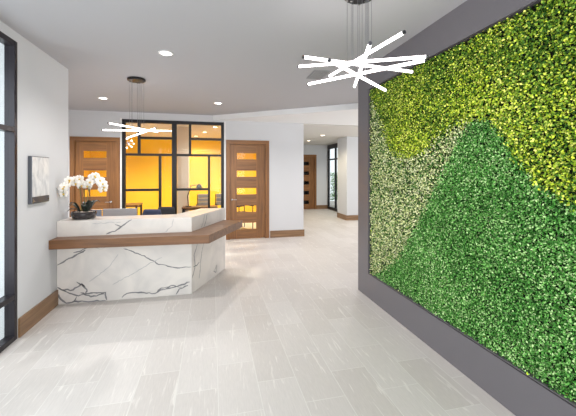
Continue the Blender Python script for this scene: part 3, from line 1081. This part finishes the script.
# ------------------------------------------------------------------ recessed downlights
def downlight(x, y, z, label, group, power, warm=False, cone=150, tint=None):
    t_ = thing('ceiling_downlight', (x, y, z), label, 'ceiling light', group)
    b_ = MB()
    n_ = 32
    prof = [(0.062, -0.002), (0.085, -0.001), (0.085, -0.006), (0.064, -0.010), (0.062, -0.002)]
    vs, fs = [], []
    for r_, zz in prof:
        for k in range(n_):
            vs.append((x + r_ * math.cos(2 * PI * k / n_), y + r_ * math.sin(2 * PI * k / n_), z + zz))
    for i in range(len(prof) - 1):
        for k in range(n_):
            k2 = (k + 1) % n_
            fs.append((i * n_ + k, i * n_ + k2, (i + 1) * n_ + k2, (i + 1) * n_ + k))
    b_.add(vs, fs).build('trim_ring', M['white_trim'], t_, smooth=True)
    MB().lathe([(0.061, -0.0045), (0.061, -0.001)], (x, y, z), 28).build('lens', M['led_warm' if warm else 'led'], t_)
    ld = bpy.data.lights.new('downlight_lamp', 'SPOT')
    ld.energy = power
    ld.spot_size = math.radians(cone)
    ld.spot_blend = 0.6
    ld.shadow_soft_size = 0.06
    ld.color = tint or (1.0, 0.90, 0.72) if warm else (1.0, 0.965, 0.93)
    lo_ = bpy.data.objects.new('downlight_lamp', ld)
    COL.objects.link(lo_)
    lo_.parent = t_
    lo_.location = (0, 0, -0.03)
    return t_


g = 'recessed lights in the lobby ceiling'
downlight(-0.521, 4.004, CEIL, 'recessed ceiling light in front of the desk, largest of the round ones', g, DOWN_W * 0.9)
downlight(-1.98, 6.69, CEIL, 'recessed ceiling light above the left oak door', g, DOWN_W * 1.35)
downlight(0.117, 6.648, CEIL, 'recessed ceiling light above the right end of the glazing', g, DOWN_W)
downlight(-3.1, 6.2, CEIL, 'added unseen ceiling light in the nook behind the left wall', g, DOWN_W * 1.3)  # added out of view to brighten the nook and back wall
g = 'recessed lights in the hallway ceiling'
downlight(3.653, 12.1, LOW - 0.03, 'recessed hallway light farther back, just above the hallway door', g, HALL_W, True, tint=(1.0, 0.88, 0.64))
downlight(3.58, 10.25, LOW - 0.03, 'recessed hallway light nearer the lobby, beside the column', g, HALL_W, True, tint=(1.0, 0.88, 0.64))
downlight(3.6, 6.9, LOW, 'added unseen light in the lower ceiling behind the grey plant wall', 'added lights in the lower ceiling', 55)  # extra hidden fitting, added to lift the soffit and back wall
g = 'recessed lights in the office ceiling'
downlight(0.08, 9.151, 2.9, 'recessed office light nearest the glazing, at its upper right pane', g, OFFICE_W, True)
downlight(-0.219, 10.353, 2.9, 'middle of the three recessed office lights', g, OFFICE_W, True)
downlight(-0.534, 11.555, 2.9, 'recessed office light farthest from the glazing', g, OFFICE_W, True)
downlight(1.3, 10.3, 2.9, 'added unseen office light behind the right oak door', g, OFFICE_W * 3.6, True)  # added, unseen: brightens the yellow behind the right door slots
downlight(-2.4, 9.6, 2.9, 'added unseen office light behind the left oak door', g, OFFICE_W * 5.4, True)  # added, unseen: evens out the light in the left half of the office

# vent in the ceiling beyond the large pendant
b = thing('ceiling_vent', (1.46, 4.4, CEIL), 'small grey ceiling vent beyond the large pendant', 'vent')
MB().box(1.35, 1.58, 4.19, 4.6, CEIL - 0.008, CEIL - 0.001).build('frame', M['vent'], b, bevel=0.002)
for k in range(7):
    MB().box(1.365 + k * 0.03, 1.383 + k * 0.03, 4.205, 4.585, CEIL - 0.014, CEIL - 0.0085).build('slat', M['vent'], b)


# ------------------------------------------------------------------ inside the office
def table(name, x0_, x1_, ya_, yb_, zt, mat, label):
    t_ = thing(name, ((x0_ + x1_) / 2, (ya_ + yb_) / 2, 0), label, 'table')
    MB().box(x0_, x1_, ya_, yb_, zt - 0.04, zt).build('tabletop', mat, t_, bevel=0.004)
    for x in (x0_ + 0.04, x1_ - 0.04):
        for y in (ya_ + 0.04, yb_ - 0.04):
            MB().box(x - 0.025, x + 0.025, y - 0.025, y + 0.025, 0.001, zt - 0.04).build('leg', M['bronze'], t_)
    MB().box(x0_ + 0.065, x1_ - 0.065, yb_ - 0.05, yb_ - 0.03, zt - 0.12, zt - 0.04).build('apron', mat, t_)
    return t_


table('office_table', -0.78, 0.15, 8.95, 9.38, 0.73, M['oak_x'], 'oak table with a black lamp in the office, right half of the glazing')
table('office_table', -2.75, -1.98, 9.6, 10.3, 0.76, M['oak_x'], 'oak table in the office behind the left end of the glazing')

lamp = thing('desk_lamp', (-0.62, 9.15, 0.731), 'black jointed desk lamp on the office table', 'lamp')
lx, ly, lz = -0.62, 9.15, 0.731
MB().lathe([(0.08, 0), (0.085, 0.006), (0.08, 0.018), (0.02, 0.024)], (lx, ly, lz), 24).build('base', M['black'], lamp)
MB().tube([(lx, ly, lz + 0.02), (lx - 0.02, ly, lz + 0.28), (lx + 0.06, ly, lz + 0.55)], 0.013, 8).build('lower_arm', M['black'], lamp)
MB().tube([(lx + 0.06, ly, lz + 0.55), (lx + 0.16, ly, lz + 0.58), (lx + 0.26, ly, lz + 0.58)], 0.012, 8).build('upper_arm', M['black'], lamp)
MB().lathe([(0.085, -0.085), (0.08, -0.04), (0.05, 0.02), (0.015, 0.04)], (lx + 0.28, ly, lz + 0.57), 24).build('lamp_shade', M['black'], lamp)


def guest_chair(x, y, rz, label, w_=0.24, fab='grey_fabric'):
    t_ = thing('guest_chair', (0, 0, 0), label, 'chair', 'grey chairs in the office')
    MB().box(-w_, w_, -0.24, 0.24, 0.40, 0.48).build('seat', M[fab], t_, bevel=0.02, seg=3)
    b_ = MB()
    for k in range(3):
        b_.box(-w_, w_, 0.19 + 0.012 * k, 0.245 + 0.012 * k, 0.62 + 0.122 * k, 0.735 + 0.122 * k)
    b_.build('backrest', M[fab], t_, bevel=0.012, seg=3)
    for sx in (-1, 1):
        for sy in (-1, 1):
            xx = sx * (w_ + 0.02)
            if sy < 0:
                pts = [(xx, -0.22, 0.001), (xx, -0.22, 0.66)]
            else:
                pts = [(xx, 0.22, 0.001), (xx, 0.22, 0.62), (xx, 0.25, 0.97)]
            MB().tube(pts, 0.013, 8).build('leg', M['black'], t_)
        MB().box(sx * (w_ + 0.02) - 0.025, sx * (w_ + 0.02) + 0.025, -0.24, 0.20, 0.662, 0.69).build('armrest', M['black'], t_, bevel=0.004)
    t_.location = (x, y, 0.001)
    t_.rotation_euler = (0, 0, rz)


guest_chair(-0.26, 10.2, 0.0, 'grey office chair behind the table, left one beside the black lamp', 0.16)
guest_chair(0.33, 10.2, 0.0, 'grey office chair at the right end of the glazing', 0.2)

guest_chair(0.85, 9.6, 0.5, 'black chair in the office seen through the lower slots of the right oak door', 0.22, 'mesh_black')

# burst pendant in the office
bx_, by_, bz_ = -2.09, 9.0, 2.40
burst = thing('burst_pendant', (bx_, by_, 2.9), 'sparkling burst pendant in the office, behind the narrow upper left pane', 'pendant light')
MB().lathe([(0.05, -0.02), (0.05, -0.001)], (bx_, by_, 2.9), 20).build('canopy', M['chrome'], burst)
MB().tube([(bx_, by_, 2.88), (bx_, by_, bz_ + 0.028)], 0.003, 6).build('cable', M['cable'], burst)
MB().lathe([(0.006, -0.03), (0.024, -0.018), (0.03, 0), (0.024, 0.018), (0.006, 0.03)], (bx_, by_, bz_), 16).build('hub', M['chrome'], burst, smooth=True)
for k in range(16):
    zz = 1 - 2 * (k + 0.5) / 16
    a = k * 2.39996
    r_ = math.sqrt(1 - zz * zz)
    u = Vector((r_ * math.cos(a), r_ * math.sin(a), zz))
    c0 = Vector((bx_, by_, bz_))
    if u.z > 0.9:
        continue
    rod = MB().tube([c0 + u * 0.025, c0 + u * 0.125], 0.004, 6).build('rod', M['chrome'], burst)
    e = c0 + u * 0.137
    MB().lathe([(0.003, -0.012), (0.011, -0.006), (0.012, 0.002), (0.004, 0.012)], e, 10).build('bulb', M['led'], rod, smooth=True)

# shrub outside the hallway glazing
sh = thing('shrub', (6.05, 14.8, -0.02), 'green shrub outside the hallway glazing', 'shrub')
MB().tube([(6.05, 14.8, -0.02), (6.05, 14.8, 0.9), (6.0, 14.8, 1.4)], 0.03, 8, r1=0.012).build('trunk', M['bark'], sh)
vs, fs = [], []
for k in range(2600):
    a, zz, rr = random.uniform(0, 2 * PI), random.uniform(0.3, 1.65), random.uniform(0, 0.48)
    c0 = Vector((6.05 + rr * math.cos(a), 14.8 + rr * math.sin(a), zz))
    u = Vector((random.gauss(0, 1), random.gauss(0, 1), random.gauss(0, 1))).normalized()
    v_ = u.orthogonal().normalized() * 0.022
    q = len(vs)
    vs += [c0 - u * 0.05, c0 + v_, c0 + u * 0.05, c0 - v_]
    fs.append((q, q + 1, q + 2, q + 3))
MB().add(vs, fs).build('foliage', M['leaf_dark'], sh)['kind'] = 'stuff'
struct(MB().box(5.21, 9, 11.3, 18, -0.12, -0.02).build('ground', M['pavement']))
